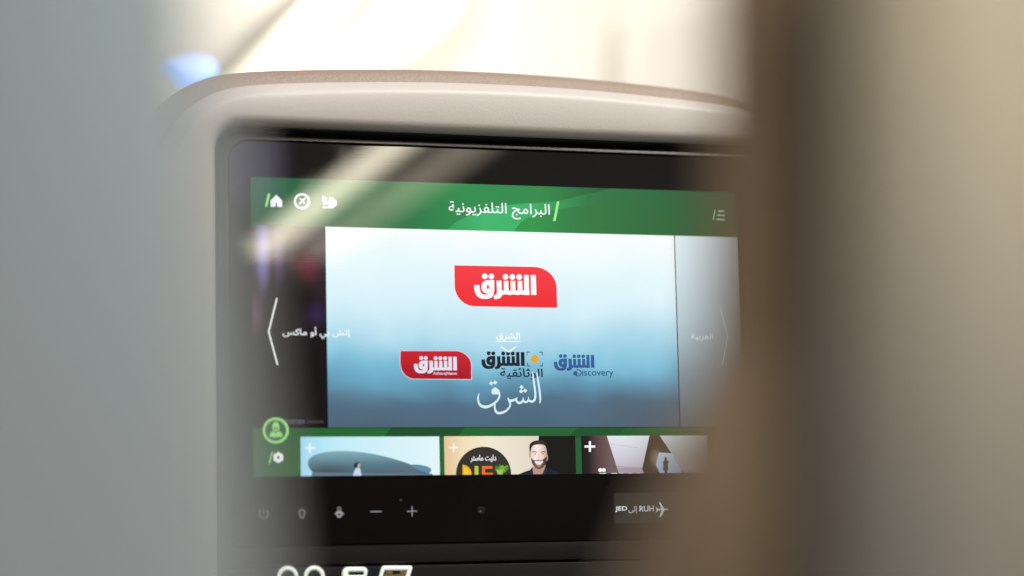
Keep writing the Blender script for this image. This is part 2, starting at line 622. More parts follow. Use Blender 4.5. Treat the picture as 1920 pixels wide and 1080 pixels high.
# ------------------------------------------------------------------ what the display shows
FRONT = -.0010
LAYER = 0.00022
class Flat:
    def __init__(self, name, layer, parent=None, clip=None):
        self.name, self.y, self.parent, self.clip = name, FRONT - LAYER * layer, parent or GLASS, clip
        self.bm = bmesh.new()
        self.mats = []
        self.k = 0
    def mi(self, m):
        if m not in self.mats:
            self.mats.append(m)
        return self.mats.index(m)
    def raw(self, pts, m):
        if self.clip:
            pts = clip_poly(pts, self.clip)
        q = []
        for p in pts:
            if not q or math.hypot(p[0] - q[-1][0], p[1] - q[-1][1]) > 1e-6:
                q.append(p)
        if len(q) < 3:
            return
        A2 = sum(q[i - 1][0] * q[i][1] - q[i][0] * q[i - 1][1] for i in range(len(q)))
        if A2 < 0:
            q = q[::-1]
        y = self.y - self.k * 5e-6
        self.k += 1
        f = self.bm.faces.new([self.bm.verts.new((p[0], y, p[1])) for p in q])
        f.normal_update()
        f.material_index = self.mi(m)
        if len(q) > 4:
            bmesh.ops.triangulate(self.bm, faces=[f], ngon_method='EAR_CLIP')
    def px(self, pts, m):
        self.raw([loc(u, v) for u, v in pts], m)
    def disc(self, c, r, m, ry=None, n=40):
        ry = ry or r
        self.px([(c[0] + r * math.cos(2 * math.pi * k / n), c[1] + ry * math.sin(2 * math.pi * k / n)) for k in range(n)], m)
    def ring(self, c, r0, r1, m, n=48, a0=0, a1=360):
        for k in range(n):
            t0 = math.radians(a0 + (a1 - a0) * k / n)
            t1 = math.radians(a0 + (a1 - a0) * (k + 1) / n)
            self.px([(c[0] + r * math.cos(t), c[1] + r * math.sin(t)) for r, t in ((r0, t0), (r1, t0), (r1, t1), (r0, t1))], m)
            self.k -= 1
        self.k += 1
    def stroke(self, pts, w, m, smooth=0, caps=True):
        if not isinstance(w, (list, tuple)):
            w = [w] * len(pts)
        if smooth:
            q = catmull([(p[0], p[1], ww) for p, ww in zip(pts, w)], smooth)
        else:
            q = [(p[0], p[1], ww) for p, ww in zip(pts, w)]
        L, R = [], []
        for i in range(len(q)):
            a, b = q[max(i - 1, 0)], q[min(i + 1, len(q) - 1)]
            dx, dy = b[0] - a[0], b[1] - a[1]
            d = math.hypot(dx, dy) or 1
            nx, ny = -dy / d, dx / d
            h = q[i][2] / 2
            if 0 < i < len(q) - 1 and not smooth:
                e = (q[i][0] - a[0], q[i][1] - a[1])
                f = (b[0] - q[i][0], b[1] - q[i][1])
                c = (e[0] * f[0] + e[1] * f[1]) / ((math.hypot(*e) * math.hypot(*f)) or 1)
                h /= max(.35, math.sqrt((1 + c) / 2))
            L.append((q[i][0] + nx * h, q[i][1] + ny * h))
            R.append((q[i][0] - nx * h, q[i][1] - ny * h))
        for i in range(len(q) - 1):
            self.px([L[i], L[i + 1], R[i + 1], R[i]], m)
            if smooth:
                self.k -= 1
        if smooth:
            self.k += 1
        if caps:
            for i in (0, -1):
                if q[i][2] > .6:
                    self.disc(q[i][:2], q[i][2] / 2, m, n=14)
    def done(self, label=None):
        for f in self.bm.faces:
            if f.normal.y > 0:
                f.normal_flip()
        bmesh.ops.recalc_face_normals(self.bm, faces=[])
        o = mesh_obj(self.name, self.bm, self.mats, self.parent, smooth=False)
        if label:
            o['label'] = label
        return o

def clip_poly(pts, c):
    x0, x1, z0, z1 = c
    for ax, lim, sg in ((0, x0, 1), (0, x1, -1), (1, z0, 1), (1, z1, -1)):
        out = []
        for i in range(len(pts)):
            a, b = pts[i - 1], pts[i]
            da, db = (a[ax] - lim) * sg, (b[ax] - lim) * sg
            if da * db < 0:
                t = da / (da - db)
                out.append((a[0] + (b[0] - a[0]) * t, a[1] + (b[1] - a[1]) * t))
            if db >= 0:
                out.append(b)
        pts = out
        if len(pts) < 3:
            return []
    return pts

def zr(ox, oy, s):
    """coordinates read in an enlargement of the photograph -> photograph pixels"""
    return lambda *pts: [(ox + x / s, oy + y / s) for x, y in pts]

# --- Arabic letters are shaped here into presentation forms, then drawn left to right
FORMS = {'ا': (0xFE8D, 0xFE8E), 'أ': (0xFE83, 0xFE84), 'إ': (0xFE87, 0xFE88), 'ب': (0xFE8F,), 'ة': (0xFE93, 0xFE94), 'ت': (0xFE95,), 'ث': (0xFE99,),
         'ج': (0xFE9D,), 'د': (0xFEA9, 0xFEAA), 'ر': (0xFEAD, 0xFEAE), 'ز': (0xFEAF, 0xFEB0), 'س': (0xFEB1,), 'ش': (0xFEB5,), 'ع': (0xFEC9,),
         'ف': (0xFED1,), 'ق': (0xFED5,), 'ك': (0xFED9,), 'ل': (0xFEDD,), 'م': (0xFEE1,), 'ن': (0xFEE5,), 'و': (0xFEED, 0xFEEE), 'ى': (0xFEEF, 0xFEF0),
         'ي': (0xFEF1,), 'ئ': (0xFE89,)}
def arabic(s):
    out = []
    for i, ch in enumerate(s):
        if ch not in FORMS:
            out.append(ch)
            continue
        f = FORMS[ch]
        prev = s[i - 1] if i else ' '
        nxt = s[i + 1] if i + 1 < len(s) else ' '
        jp = prev in FORMS and len(FORMS[prev]) == 1
        jn = nxt in FORMS and len(f) == 1
        if len(f) == 2:
            out.append(chr(f[1] if jp else f[0]))
        else:
            out.append(chr(f[0] + (3 if jp and jn else 2 if jn else 1 if jp else 0)))
    return ''.join(reversed(out))

def text_tris(s):
    c = bpy.data.curves.new('lettering', 'FONT')
    c.body = s
    c.resolution_u = 4
    o = bpy.data.objects.new('lettering', c)
    COL.objects.link(o)
    bpy.context.view_layer.update()
    dg = bpy.context.evaluated_depsgraph_get()
    me = bpy.data.meshes.new_from_object(o.evaluated_get(dg))
    vs_ = [(v.co.x, v.co.y) for v in me.vertices]
    fs_ = [tuple(p.vertices) for p in me.polygons]
    bpy.data.objects.remove(o)
    bpy.data.curves.remove(c)
    bpy.data.meshes.remove(me)
    return vs_, fs_

def text(fl, s, l, r, t, b, m, bold=0.0):
    """lettering whose ink box runs from pixel l to r and t to b on the display plane;
    a bold face is drawn as the same letters laid over each other slightly shifted"""
    vs_, fs_ = text_tris(s)
    x0 = min(v[0] for v in vs_) - bold; x1 = max(v[0] for v in vs_) + bold
    y0 = min(v[1] for v in vs_) - bold; y1 = max(v[1] for v in vs_) + bold
    X0, X1, Z1, Z0 = loc(*l)[0], loc(*r)[0], loc(*t)[1], loc(*b)[1]
    mi = fl.mi(m)
    sh = [(0, 0)] + ([(bold * math.cos(a), bold * math.sin(a)) for a in (0, .785, 1.57, 2.356, 3.1416, 3.927, 4.712, 5.498)] if bold else [])
    for dx, dy in sh:
        y = fl.y - fl.k * 5e-6
        fl.k += 1
        nv = [fl.bm.verts.new((X0 + (v[0] + dx - x0) / (x1 - x0) * (X1 - X0), y, Z0 + (v[1] + dy - y0) / (y1 - y0) * (Z1 - Z0))) for v in vs_]
        for f in fs_:
            try:
                q = fl.bm.faces.new([nv[i] for i in f])
                q.material_index = mi
            except ValueError:
                pass

HW, HH = .1470, .0830
WHITE = (250, 254, 255)
LIME = (165, 242, 150)

# menu bar along the top
f = Flat('menu_bar', 1, clip=(-HW, HW, .0561, HH))
mb = picture('green_bar', [(0, (30, 92, 60)), (.25, (36, 104, 62)), (.42, (46, 140, 78)), (.58, (48, 138, 74)), (.7, (38, 98, 58)), (.85, (34, 76, 52)), (1, (38, 70, 44))], axis=0, rng=(-HW, HW))
f.raw([(-HW, HH), (HW, HH), (HW, .0561), (-HW, .0561)], mb)
def wave(pts, c):
    f.px(catmull(pts, 6) + [(pts[-1][0], 470), (pts[0][0], 470)], c)
w2 = picture('green_wave', [(0, (36, 108, 68)), (.36, (48, 142, 82)), (.46, (64, 182, 110)), (.56, (62, 176, 104)), (.68, (48, 120, 70)), (1, (42, 84, 54))], axis=0, rng=(-HW, HW))
wave([(800, 470), (850, 420), (900, 398), (960, 384), (1040, 378), (1110, 362), (1200, 345), (1420, 320)], w2)
w3 = picture('green_wave_front', [(0, (34, 100, 62)), (.42, (44, 128, 70)), (.56, (50, 150, 78)), (.66, (50, 122, 66)), (1, (44, 84, 50))], axis=0, rng=(-HW, HW))
wave([(940, 470), (975, 418), (1010, 402), (1080, 388), (1160, 384), (1260, 368), (1400, 380)], w3)
f.done()

# left tile: dark poster partly shown
f = Flat('poster_tile', 1, clip=(-HW, -.1053, -.0558, .0561))
pt = picture('dark_poster', [(0, (14, 13, 14)), (.4, (18, 16, 19)), (.75, (34, 26, 34)), (1, (70, 62, 70))], wobble=.02, wscale=40,
             blobs=[(*loc(492, 470), .006, .030, (160, 150, 225), .75), (*loc(522, 475), .005, .026, (120, 95, 140), .55), (*loc(575, 500), .012, .013, (120, 40, 55), .6),
                    (*loc(478, 590), .007, .016, (120, 75, 100), .6), (*loc(592, 590), .010, .010, (52, 40, 84), .6), (*loc(545, 560), .016, .022, (14, 12, 13), .8)])
f.raw([(-HW, .0561), (-.1053, .0561), (-.1053, -.0558), (-HW, -.0558)], pt)
f.done()

# centre tile
f = Flat('channel_tile', 1, clip=(-.1048, .1058, -.0562, .0561))
ct = picture('blue_white_cloud', [(0, (78, 102, 120)), (.14, (82, 112, 134)), (.24, (98, 152, 180)), (.34, (134, 196, 220)), (.46, (184, 224, 240)), (.60, (214, 240, 249)), (.8, (230, 248, 252)), (1, (250, 253, 253))],
             wobble=.030, wscale=17, blobs=[(.085, -.012, .05, .035, (132, 194, 218), .55), (-.08, -.028, .05, .02, (118, 186, 214), .5), (.08, -.05, .05, .028, (84, 96, 108), .6),
                                            (-.02, -.055, .05, .016, (76, 104, 128), .5), (.05, .045, .06, .02, (250, 254, 254), .5)])
f.raw([(-.1048, .0561), (.1058, .0561), (.1058, -.0562), (-.1048, -.0562)], ct)
f.done()

# right tile
f = Flat('next_channel_tile', 1, clip=(.1064, HW, -.0562, .0561))
rt = picture('pale_cloud', [(0, (94, 112, 122)), (.25, (140, 162, 172)), (.55, (196, 216, 226)), (.85, (222, 238, 246)), (1, (232, 244, 250))], wobble=.012, wscale=26)
f.raw([(.1064, .0561), (HW, .0561), (HW, -.0562), (.1064, -.0562)], rt)
f.done()

# green strip below
f = Flat('lower_bar', 1, clip=(-HW, HW, -HH, -.0565))
g1 = picture('green_strip', [(0, (40, 96, 48)), (.25, (34, 104, 50)), (.6, (38, 98, 50)), (1, (36, 86, 44))], axis=0, rng=(-HW, HW))
f.raw([(-HW, -.0565), (HW, -.0565), (HW, -HH), (-HW, -HH)], g1)
Z5 = zr(460, 770, 3.483)
f.px(Z5((960, 100), (1440, 100), (1380, 172), (900, 172)), glow((26, 80, 42)))
f.px(Z5((455, 100), (380, 172), (340, 260), (330, 440), (-40, 440), (-40, 100)), glow((42, 92, 50)))
f.px([(1090, 796), (1180, 796), (1150, 822), (1060, 822)], glow((30, 84, 44)))
f.done()

# --- icons
ZI = zr(480, 350, 10.667)
f = Flat('home_icon', 3)
f.px(ZI((228, 145), (275, 150), (212, 412), (168, 405)), glow(LIME))
f.px(ZI((392, 172), (510, 282), (510, 412), (412, 412), (407, 345), (393, 330), (380, 345), (378, 412), (278, 412), (278, 285)), glow(WHITE))
f.done()
f = Flat('flight_icon', 3)
f.ring((564.8, 378.3), 11.2, 15.0, glow(WHITE))
w = glow(WHITE)
def ZJ(*p):
    return ZI(*[(905 + (x - 903) * .80, 302 + (y - 308) * .80) for x, y in p])
f.stroke(ZJ((838, 374), (905, 306), (985, 226)), [1.6, 3.2, 1.8], w)
f.px(ZJ((938, 278), (850, 226), (832, 240), (902, 314)), w)
f.px(ZJ((898, 310), (966, 384), (982, 366), (934, 272)), w)
f.px(ZJ((862, 352), (826, 334), (816, 346), (850, 368)), w)
f.px(ZJ((842, 362), (862, 398), (876, 388), (860, 350)), w)
f.done()
f = Flat('media_icon', 3)
f.px(ZI((1310, 192), (1425, 250), (1310, 312)), w)
f.stroke(ZI((1440, 246), (1525, 240)), 2.3, w, caps=False)
f.stroke(ZI((1330, 310), (1450, 312)), 2.4, w, caps=False)
f.stroke(ZI((1318, 356), (1460, 356)), 2.3, w, caps=False)
f.stroke(ZI((1318, 420), (1530, 422)), 3.2, w, caps=False)
f.ring(ZI((1515, 340))[0], 1.6, 8.0, w, n=30)
f.done()
ZT = zr(830, 370, 8.348)
f = Flat('title_text', 3)
text(f, arabic('البرامج التلفزيونية'), ZT((80, 200))[0], ZT((1662, 200))[0], ZT((1640, 112))[0], ZT((1150, 352))[0], w, bold=.008)
f.px(ZT((1774, 72), (1812, 74), (1752, 380), (1712, 378)), glow(LIME))
f.done()
ZM = zr(800, 360, 3.1767)
f = Flat('menu_icon', 3)
f.stroke(ZM((1714, 108), (1703, 168)), 1.7, glow(LIME), caps=False)
for a, b in (((1733, 116), (1770, 117)), ((1728, 140), (1772, 142)), ((1722, 165), (1774, 168))):
    f.stroke(ZM(a, b), 2.1, glow((225, 235, 235)), caps=False)
f.done()
ZA = zr(460, 530, 3.725)
f = Flat('previous_arrow', 3)
f.stroke(ZA((216, 115), (160, 345), (221, 572)), 3.2, w)
f.done()
f = Flat('next_arrow', 3)
f.stroke(ZM((1745, 690), (1790, 865), (1757, 1035)), 1.8, glow((250, 252, 252)))
f.done()
f = Flat('previous_channel_text', 3)
text(f, arabic('إتش بي أو ماكس'), (529, 625), (655, 625), (592.6, 613.8), (608, 636), w, bold=.014)
f.done()
f = Flat('next_channel_text', 3)
text(f, arabic('العربية'), (1293.8, 632), (1336, 632), (1334, 625.5), (1310, 639.5), glow((252, 254, 255)), bold=.012)
f.done()

# --- logos
def arc(cx, cy, rx, ry, a0, a1, n=16):
    return [(cx + rx * math.cos(math.radians(a0 + (a1 - a0) * k / n)), cy - ry * math.sin(math.radians(a0 + (a1 - a0) * k / n))) for k in range(n + 1)]

ZL = zr(840, 490, 8.727)
def logo_polys():
    """the bold channel lettering, as read in the enlargement"""
    P = []
    P.append([(1340, 228), (1424, 228), (1434, 556), (1344, 554)])
    P.append([(1230, 226), (1308, 227), (1314, 556), (1240, 556), (1234, 548)])
    for x0, x1 in ((1124, 1200), (1010, 1086), (898, 974)):
        P.append([(x0, 324), (x1, 324), (x1 + 6, 500), (x0 + 4, 500)])
    P.append([(850, 480), (900, 486), (1318, 482), (1318, 555), (1240, 556), (1180, 546), (1120, 557), (1060, 546), (1000, 557), (935, 544), (890, 552), (855, 558)])
    P.append([(778, 320), (862, 320), (868, 470), (884, 500), (878, 545), (858, 590), (820, 615), (775, 625), (740, 620), (735, 565), (765, 556), (785, 530), (788, 480)])
    hr = [(640, 463), (654, 450), (660, 425), (654, 400), (640, 387)]
    hl = [(640, 387), (626, 400), (620, 425), (626, 450), (640, 463)]
    P.append([(640, 312), (744, 312), (744, 470), (735, 541), (690, 541), (640, 536)] + hr)
    P.append(catmull([(640, 312), (580, 328), (545, 366), (530, 420), (538, 468), (566, 505), (605, 528), (640, 536)], 4) + hl[::-1])
    P.append(catmull([(415, 392), (420, 470), (436, 530), (470, 580), (530, 612), (600, 620), (665, 612), (710, 585), (735, 540)], 4)
             + [(690, 541)] + catmull([(645, 541), (600, 550), (560, 543), (530, 520), (512, 480), (500, 392)], 4))
    for c in ((928, 258), (1040, 260), (1152, 262), (588, 250), (695, 252)):
        P.append([(c[0] + 47 * math.cos(2 * math.pi * k / 24), c[1] + 47 * math.sin(2 * math.pi * k / 24)) for k in range(24)])
    return [[loc(*p) for p in ZL(*q_)] for q_ in P]
LOGO = logo_polys()
LX0 = min(p[0] for q in LOGO for p in q); LX1 = max(p[0] for q in LOGO for p in q)
LZ0 = min(p[1] for q in LOGO for p in q); LZ1 = max(p[1] for q in LOGO for p in q)
def logo(fl, m, box_px=None):
    for q in LOGO:
        if box_px:
            l, r, t, b = box_px
            X0, X1 = loc(l, (t + b) / 2)[0], loc(r, (t + b) / 2)[0]
            Z1, Z0 = loc((l + r) / 2, t)[1], loc((l + r) / 2, b)[1]
            q = [(X0 + (p[0] - LX0) / (LX1 - LX0) * (X1 - X0), Z0 + (p[1] - LZ0) / (LZ1 - LZ0) * (Z1 - Z0)) for p in q]
        fl.raw(q, m)

def banner(zf, tl, tr_, ra, br, bl, ra2):
    """leaf shape: two sharp and two round corners"""
    return zf(tl, *arc(tr_[0], ra[1], ra[0] - tr_[0], ra[1] - tr_[1], 90, 0), br, *arc(bl[0], ra2[1], bl[0] - ra2[0], bl[1] - ra2[1], 270, 180))

f = Flat('red_channel_logo', 2)
f.px(banner(ZL, (82, 60), (1385, 84), (1774, 445), (1786, 776), (430, 750), (86, 395)), glow((248, 236, 242)))
f.px(banner(ZL, (92, 72), (1380, 97), (1762, 445), (1773, 763), (430, 739), (97, 395)), picture('red_banner', [(0, (238, 44, 50)), (1, (246, 62, 72))], rng=(.012, .036)))
logo(f, glow((255, 252, 252)))
f.done()
ZN = zr(740, 645, 12)
f = Flat('red_news_logo', 2)
f.px(banner(ZN, (100, 148), (1345, 148), (1722, 500), (1722, 812), (430, 802), (96, 425)), glow((226, 206, 222)))
f.px(banner(ZN, (116, 163), (1340, 165), (1704, 500), (1704, 796), (430, 786), (113, 425)), picture('dark_red_banner', [(0, (160, 24, 38)), (1, (202, 34, 46))], rng=(-.030, -.014)))
logo(f, glow((226, 228, 246)), (774.6, 855.3, 668.3, 700.7))
text(f, 'AsharqNews', ZN((845, 670))[0], ZN((1383, 670))[0], ZN((1100, 632))[0], ZN((1100, 716))[0], glow((226, 208, 226)), bold=.03)
f.done()
ZD = zr(890, 640, 13.5)
dk = glow((22, 34, 46))
f = Flat('dark_documentary_logo', 2)
logo(f, dk, (901.0, 982.2, 659.4, 692.7))
text(f, arabic('الوثائقية'), ZD((622, 830))[0], ZD((1702, 830))[0], ZD((1335, 680))[0], ZD((865, 972))[0], glow((24, 46, 66)), bold=.018)
f.disc(ZD((1497, 452))[0], 7.6, glow((224, 170, 40)))
bl_ = glow((48, 82, 112))
for (x, y, sx_, sy_) in ((1303, 278, 1, 1), (1688, 282, -1, 1), (1310, 628, 1, -1), (1692, 628, -1, -1)):
    f.stroke(ZD((x + 78 * sx_, y), (x, y), (x, y + 78 * sy_)), 1.5, bl_, caps=False)
f.done()
ZV = zr(1020, 650, 13.71)
bu = picture('blue_letters', [(0, (58, 76, 146)), (1, (40, 108, 158))], rng=(-.026, -.014))
f = Flat('blue_discovery_logo', 2)
logo(f, bu, (1036.8, 1112.8, 664.8, 695.8))
f.disc(ZV((783, 690))[0], 4.1, glow((58, 84, 140)))
te = glow((38, 98, 138))
f.stroke(ZV((812, 604), (870, 604), (925, 640), (935, 680), (920, 725), (880, 748), (800, 748)), 2.0, te, smooth=6, caps=False)
text(f, 'iscovery'.replace('i', '\u0131'), ZV((958, 700))[0], ZV((1758, 700))[0], ZV((1300, 632))[0], ZV((1680, 812))[0], te, bold=.012)
f.done()
ZS = zr(720, 600, 4)
f = Flat('channel_caption', 4)
text(f, arabic('الشرق'), ZS((832, 130))[0], ZS((1012, 130))[0], ZS((1005, 97))[0], ZS((860, 157))[0], w, bold=.02)
f.stroke(ZS((832, 163), (1016, 163)), 1.5, w, caps=False)
f.stroke(ZS((868, 202), (925, 241), (984, 202)), 2.3, w, caps=False)
f.done()
ZC = zr(880, 700, 12)
f = Flat('calligraphy_logo', 4)
pw = glow((216, 240, 250))
def st(pts, ws, n=6):
    f.stroke(ZC(*pts), [x / 12 for x in ws], pw, smooth=n)
st([(1498, -8), (1512, 100), (1535, 250), (1562, 450), (1572, 580), (1562, 676)], [18, 36, 40, 42, 40, 18])
st([(1396, -30), (1410, 60), (1428, 200), (1450, 360), (1462, 500), (1448, 590), (1396, 640), (1335, 628), (1310, 590), (1306, 535)], [16, 34, 42, 42, 46, 50, 52, 44, 26, 8])
st([(1308, 590), (1280, 640), (1235, 655), (1196, 622), (1184, 545)], [24, 40, 46, 40, 8])
st([(1186, 590), (1150, 655), (1090, 672), (1040, 630), (1030, 590)], [24, 46, 52, 46, 34])
st([(1058, 552), (1020, 585), (960, 612), (905, 622), (862, 600), (838, 560)], [12, 44, 54, 54, 44, 10])
st([(850, 565), (880, 640), (898, 700), (872, 775), (800, 850), (720, 888), (640, 900), (580, 870), (552, 800), (548, 720), (566, 640)], [22, 44, 36, 36, 44, 52, 56, 52, 42, 34, 22])
st([(640, 400), (655, 470), (645, 545), (600, 622), (520, 690), (430, 742), (335, 762), (250, 740), (195, 680), (172, 600), (176, 530), (196, 462)], [30, 34, 40, 46, 50, 58, 66, 60, 48, 38, 30, 12])
f.px(catmull(ZC((548, 322), (600, 345), (650, 400), (672, 470), (630, 480), (560, 480), (500, 476), (472, 430), (490, 365)), 5, closed=True), pw)
for c in ((468, 232), (556, 214), (1150, 318), (1140, 412), (1228, 396)):
    f.px(ZC((c[0] - 6, c[1] - 50), (c[0] + 50, c[1] - 4), (c[0] + 6, c[1] + 48), (c[0] - 48, c[1] + 2)), pw)
f.done()
f = Flat('original_mark', 3)
text(f, 'hbomax', (528, 790), (570.5, 790), (540, 783.5), (540, 795), glow((112, 114, 128)), bold=.0)
text(f, 'ORIGINAL', (573.5, 790), (606, 790), (590, 787.8), (590, 794.2), glow((82, 82, 88)), bold=.0)
f.done()
ZP = zr(480, 770, 9.6)
f = Flat('profile_icon', 4)
gr = glow((158, 230, 134))
f.disc(ZP((347, 360))[0], 20, glow((50, 100, 52)))
f.ring(ZP((347, 360))[0], 19.4, 24.4, gr)
f.px(catmull(ZP((350, 208), (392, 225), (412, 300), (400, 350), (350, 374), (300, 350), (286, 300), (306, 225)), 5, closed=True), gr)
f.px(catmull(ZP((350, 310), (388, 304), (374, 332), (350, 342), (326, 332), (312, 304)), 4, closed=True), glow((60, 120, 60)))
f.px(catmull(ZP((310, 376), (352, 408), (394, 376), (440, 395), (468, 450), (440, 474), (350, 482), (264, 474), (240, 450), (264, 395)), 5, closed=True), gr)
f.done()
f = Flat('settings_icon', 3)
f.px(ZP((280, 738), (303, 738), (246, 950), (220, 950)), gr)
c = ZP((395, 845))[0]
for k in range(72):
    a0, a1 = 2 * math.pi * k / 72, 2 * math.pi * (k + 1) / 72
    r0, r1 = (9.4 + .8 * math.cos(6 * a0 + math.pi) for _ in (0, 1))
    r1 = 9.4 + .8 * math.cos(6 * a1 + math.pi)
    f.px([(c[0] + 2.9 * math.cos(a0), c[1] + 2.9 * math.sin(a0)), (c[0] + r0 * math.cos(a0), c[1] + r0 * math.sin(a0)),
          (c[0] + r1 * math.cos(a1), c[1] + r1 * math.sin(a1)), (c[0] + 2.9 * math.cos(a1), c[1] + 2.9 * math.sin(a1))], w)
    f.k -= 1
f.done()

# --- programme pictures along the bottom
TZ = -.0614
def plus(c, h, wd, m):
    f.stroke([(c[0] - h, c[1]), (c[0] + h, c[1])], wd, m, caps=False)
    f.stroke([(c[0], c[1] - h), (c[0], c[1] + h)], wd, m, caps=False)

f = Flat('programme_picture', 2, clip=(-.1206, -.0407, -HH, TZ))
f.raw([(-.1206, TZ), (-.0407, TZ), (-.0407, -HH), (-.1206, -HH)], picture('pale_sky', [(0, (166, 222, 244)), (.3, (196, 236, 248)), (1, (226, 246, 250))], axis=0, rng=(-.1206, -.0407)))
hall = picture('grey_hall', [(0, (70, 92, 104)), (.5, (92, 126, 140)), (1, (132, 176, 188))], rng=(-.0835, -.069), blobs=[(-.105, -.082, .02, .008, (66, 72, 80), .7), (-.055, -.080, .02, .006, (96, 110, 128), .6)])
f.px(catmull(Z5((405, 345), (418, 312), (460, 286), (540, 269), (640, 264), (740, 271), (840, 285), (940, 309), (1040, 339), (1120, 372), (1190, 405), (1215, 450), (800, 460), (440, 450), (455, 425), (420, 385)), 5, closed=True), hall)
f.px(catmull(Z5((1075, 356), (1130, 354), (1190, 368), (1210, 388), (1190, 408), (1130, 388)), 4, closed=True), glow((96, 140, 168)))
f.px(Z5((430, 405), (1215, 412), (1230, 440), (430, 440)), glow((104, 122, 138)))
f.px(catmull(Z5((700, 440), (708, 395), (722, 374), (742, 376), (750, 400), (750, 440)), 4, closed=True), glow((196, 216, 236)))
f.px(catmull(Z5((704, 366), (712, 345), (734, 338), (742, 352), (728, 368), (716, 376)), 4, closed=True), glow((36, 34, 44)))
f.px(catmull(Z5((731, 350), (743, 347), (746, 360), (738, 370), (729, 366)), 4, closed=True), glow((206, 178, 168)))
plus(Z5((418, 245))[0], 9.6, 3.2, glow((244, 252, 255)))
f.done('picture of a woman in white walking past a curved grey hall')

ZG = zr(820, 810, 7.111)
f = Flat('programme_picture', 2, clip=(-.0379, .0407, -HH, -.0613))
f.raw([(-.0379, -.0613), (.0407, -.0613), (.0407, -HH), (-.0379, -HH)], picture('cream_wall', [(0, (226, 196, 150)), (.2, (242, 224, 186)), (.45, (240, 232, 210)), (1, (222, 212, 196))], axis=0, rng=(-.0379, .022)))
f.px(ZG((1342, 40), (1900, 40), (1900, 640), (1300, 640), (1330, 300)), glow((24, 22, 20)))
f.disc(ZG((606, 566))[0], 51.6, glow((36, 32, 30)), n=72)
f.disc(ZG((606, 568))[0], 49.8, glow((54, 50, 48)), n=72)
text(f, arabic('دايت ماستر'), ZG((430, 350))[0], ZG((775, 350))[0], ZG((700, 304))[0], ZG((470, 408))[0], glow((240, 240, 240)), bold=.03)
f.px(ZG((325, 438), *[(325 + 122 * math.sin(math.pi * k / 16), 565 - 127 * math.cos(math.pi * k / 16)) for k in range(17)]), glow((240, 176, 36)))
f.px(ZG((345, 470), *[(345 + 78 * math.sin(math.pi * k / 12), 565 - 92 * math.cos(math.pi * k / 12)) for k in range(13)]), glow((248, 200, 60)))
f.px(ZG((486, 456), (536, 456), (536, 600), (486, 600)), glow((186, 206, 58)))
og = glow((240, 112, 34))
f.px(ZG((584, 456), (724, 456), (724, 492), (626, 492), (626, 600), (584, 600)), og)
f.px(ZG((600, 545), (730, 545), (730, 600), (600, 600)), og)
gn = [glow((92, 150, 44)), glow((66, 124, 36)), glow((126, 178, 60))]
rnd = random.Random(3)
for k in range(22):
    a = rnd.uniform(0, 6.28); q = rnd.uniform(0, 1)
    f.disc(ZG((845 + 88 * q * math.cos(a), 492 + 46 * q * math.sin(a)))[0], rnd.uniform(2.0, 3.8), gn[k % 3], n=10)
f.px(ZG((775, 505), (870, 505), (850, 600), (800, 600)), glow((158, 196, 92)))
# smiling man in a dark shirt
skin = picture('face_tone', [(0, (226, 198, 184)), (.35, (250, 236, 228)), (.65, (240, 216, 204)), (1, (188, 152, 138))], axis=0, rng=(loc(820 + 1225 / 7.111, 850)[0], loc(820 + 1455 / 7.111, 850)[0]))
skin2 = glow((186, 148, 132)); beard = picture('beard_tone', [(0, (92, 68, 60)), (.4, (122, 94, 84)), (1, (62, 46, 42))], axis=0, rng=(loc(820 + 1240 / 7.111, 850)[0], loc(820 + 1450 / 7.111, 850)[0]), wobble=.003, wscale=600)
hair = picture('hair_tone', [(0, (36, 28, 26)), (.5, (66, 56, 52)), (1, (30, 24, 24))], axis=0, rng=(loc(820 + 1216 / 7.111, 850)[0], loc(820 + 1456 / 7.111, 850)[0]), wobble=.006, wscale=500); shirt = glow((28, 34, 52))
f.px(catmull(ZG((1060, 600), (1110, 550), (1220, 510), (1330, 495), (1440, 480), (1540, 510), (1620, 555), (1660, 600)), 4, closed=True), shirt)
f.px(ZG((1255, 470), (1430, 440), (1420, 520), (1380, 600), (1260, 600)), skin2)
f.px(ZG((1225, 500), (1256, 470), (1270, 600), (1240, 600)), glow((40, 44, 60)))
f.px(ZG((1425, 470), (1450, 490), (1410, 600), (1370, 600)), glow((40, 44, 60)))
f.disc(ZG((1446, 345))[0], 2.4, skin2, ry=6.5, n=20)
f.disc(ZG((1222, 310))[0], 1.6, skin2, ry=5, n=20)
f.px(catmull(ZG((1340, 150), (1420, 180), (1448, 270), (1445, 360), (1420, 430), (1345, 490), (1275, 455), (1240, 380), (1228, 280), (1250, 190)), 5, closed=True), skin)
f.px(catmull(ZG((1236, 345), (1262, 372), (1300, 380), (1335, 372), (1385, 376), (1425, 345), (1446, 330), (1436, 410), (1400, 470), (1345, 500), (1285, 470), (1248, 410)), 4, closed=True), beard)
f.px(catmull(ZG((1275, 350), (1300, 300), (1345, 290), (1390, 300), (1410, 350), (1375, 372), (1340, 362), (1300, 370)), 4, closed=True), skin)
f.px(catmull(ZG((1285, 395), (1340, 388), (1398, 392), (1375, 428), (1340, 440), (1305, 428)), 4, closed=True), glow((240, 226, 222)))
f.px(catmull(ZG((1300, 432), (1340, 446), (1382, 432), (1360, 458), (1335, 464)), 4, closed=True), skin2)
f.px(catmull(ZG((1222, 290), (1216, 180), (1260, 130), (1340, 112), (1420, 128), (1452, 180), (1456, 300), (1440, 220), (1410, 178), (1340, 168), (1270, 180), (1240, 220)), 5, closed=True), hair)
f.stroke(ZG((1250, 270), (1282, 260), (1314, 274)), 1.5, beard, caps=False)
f.stroke(ZG((1363, 276), (1395, 262), (1427, 272)), 1.5, beard, caps=False)
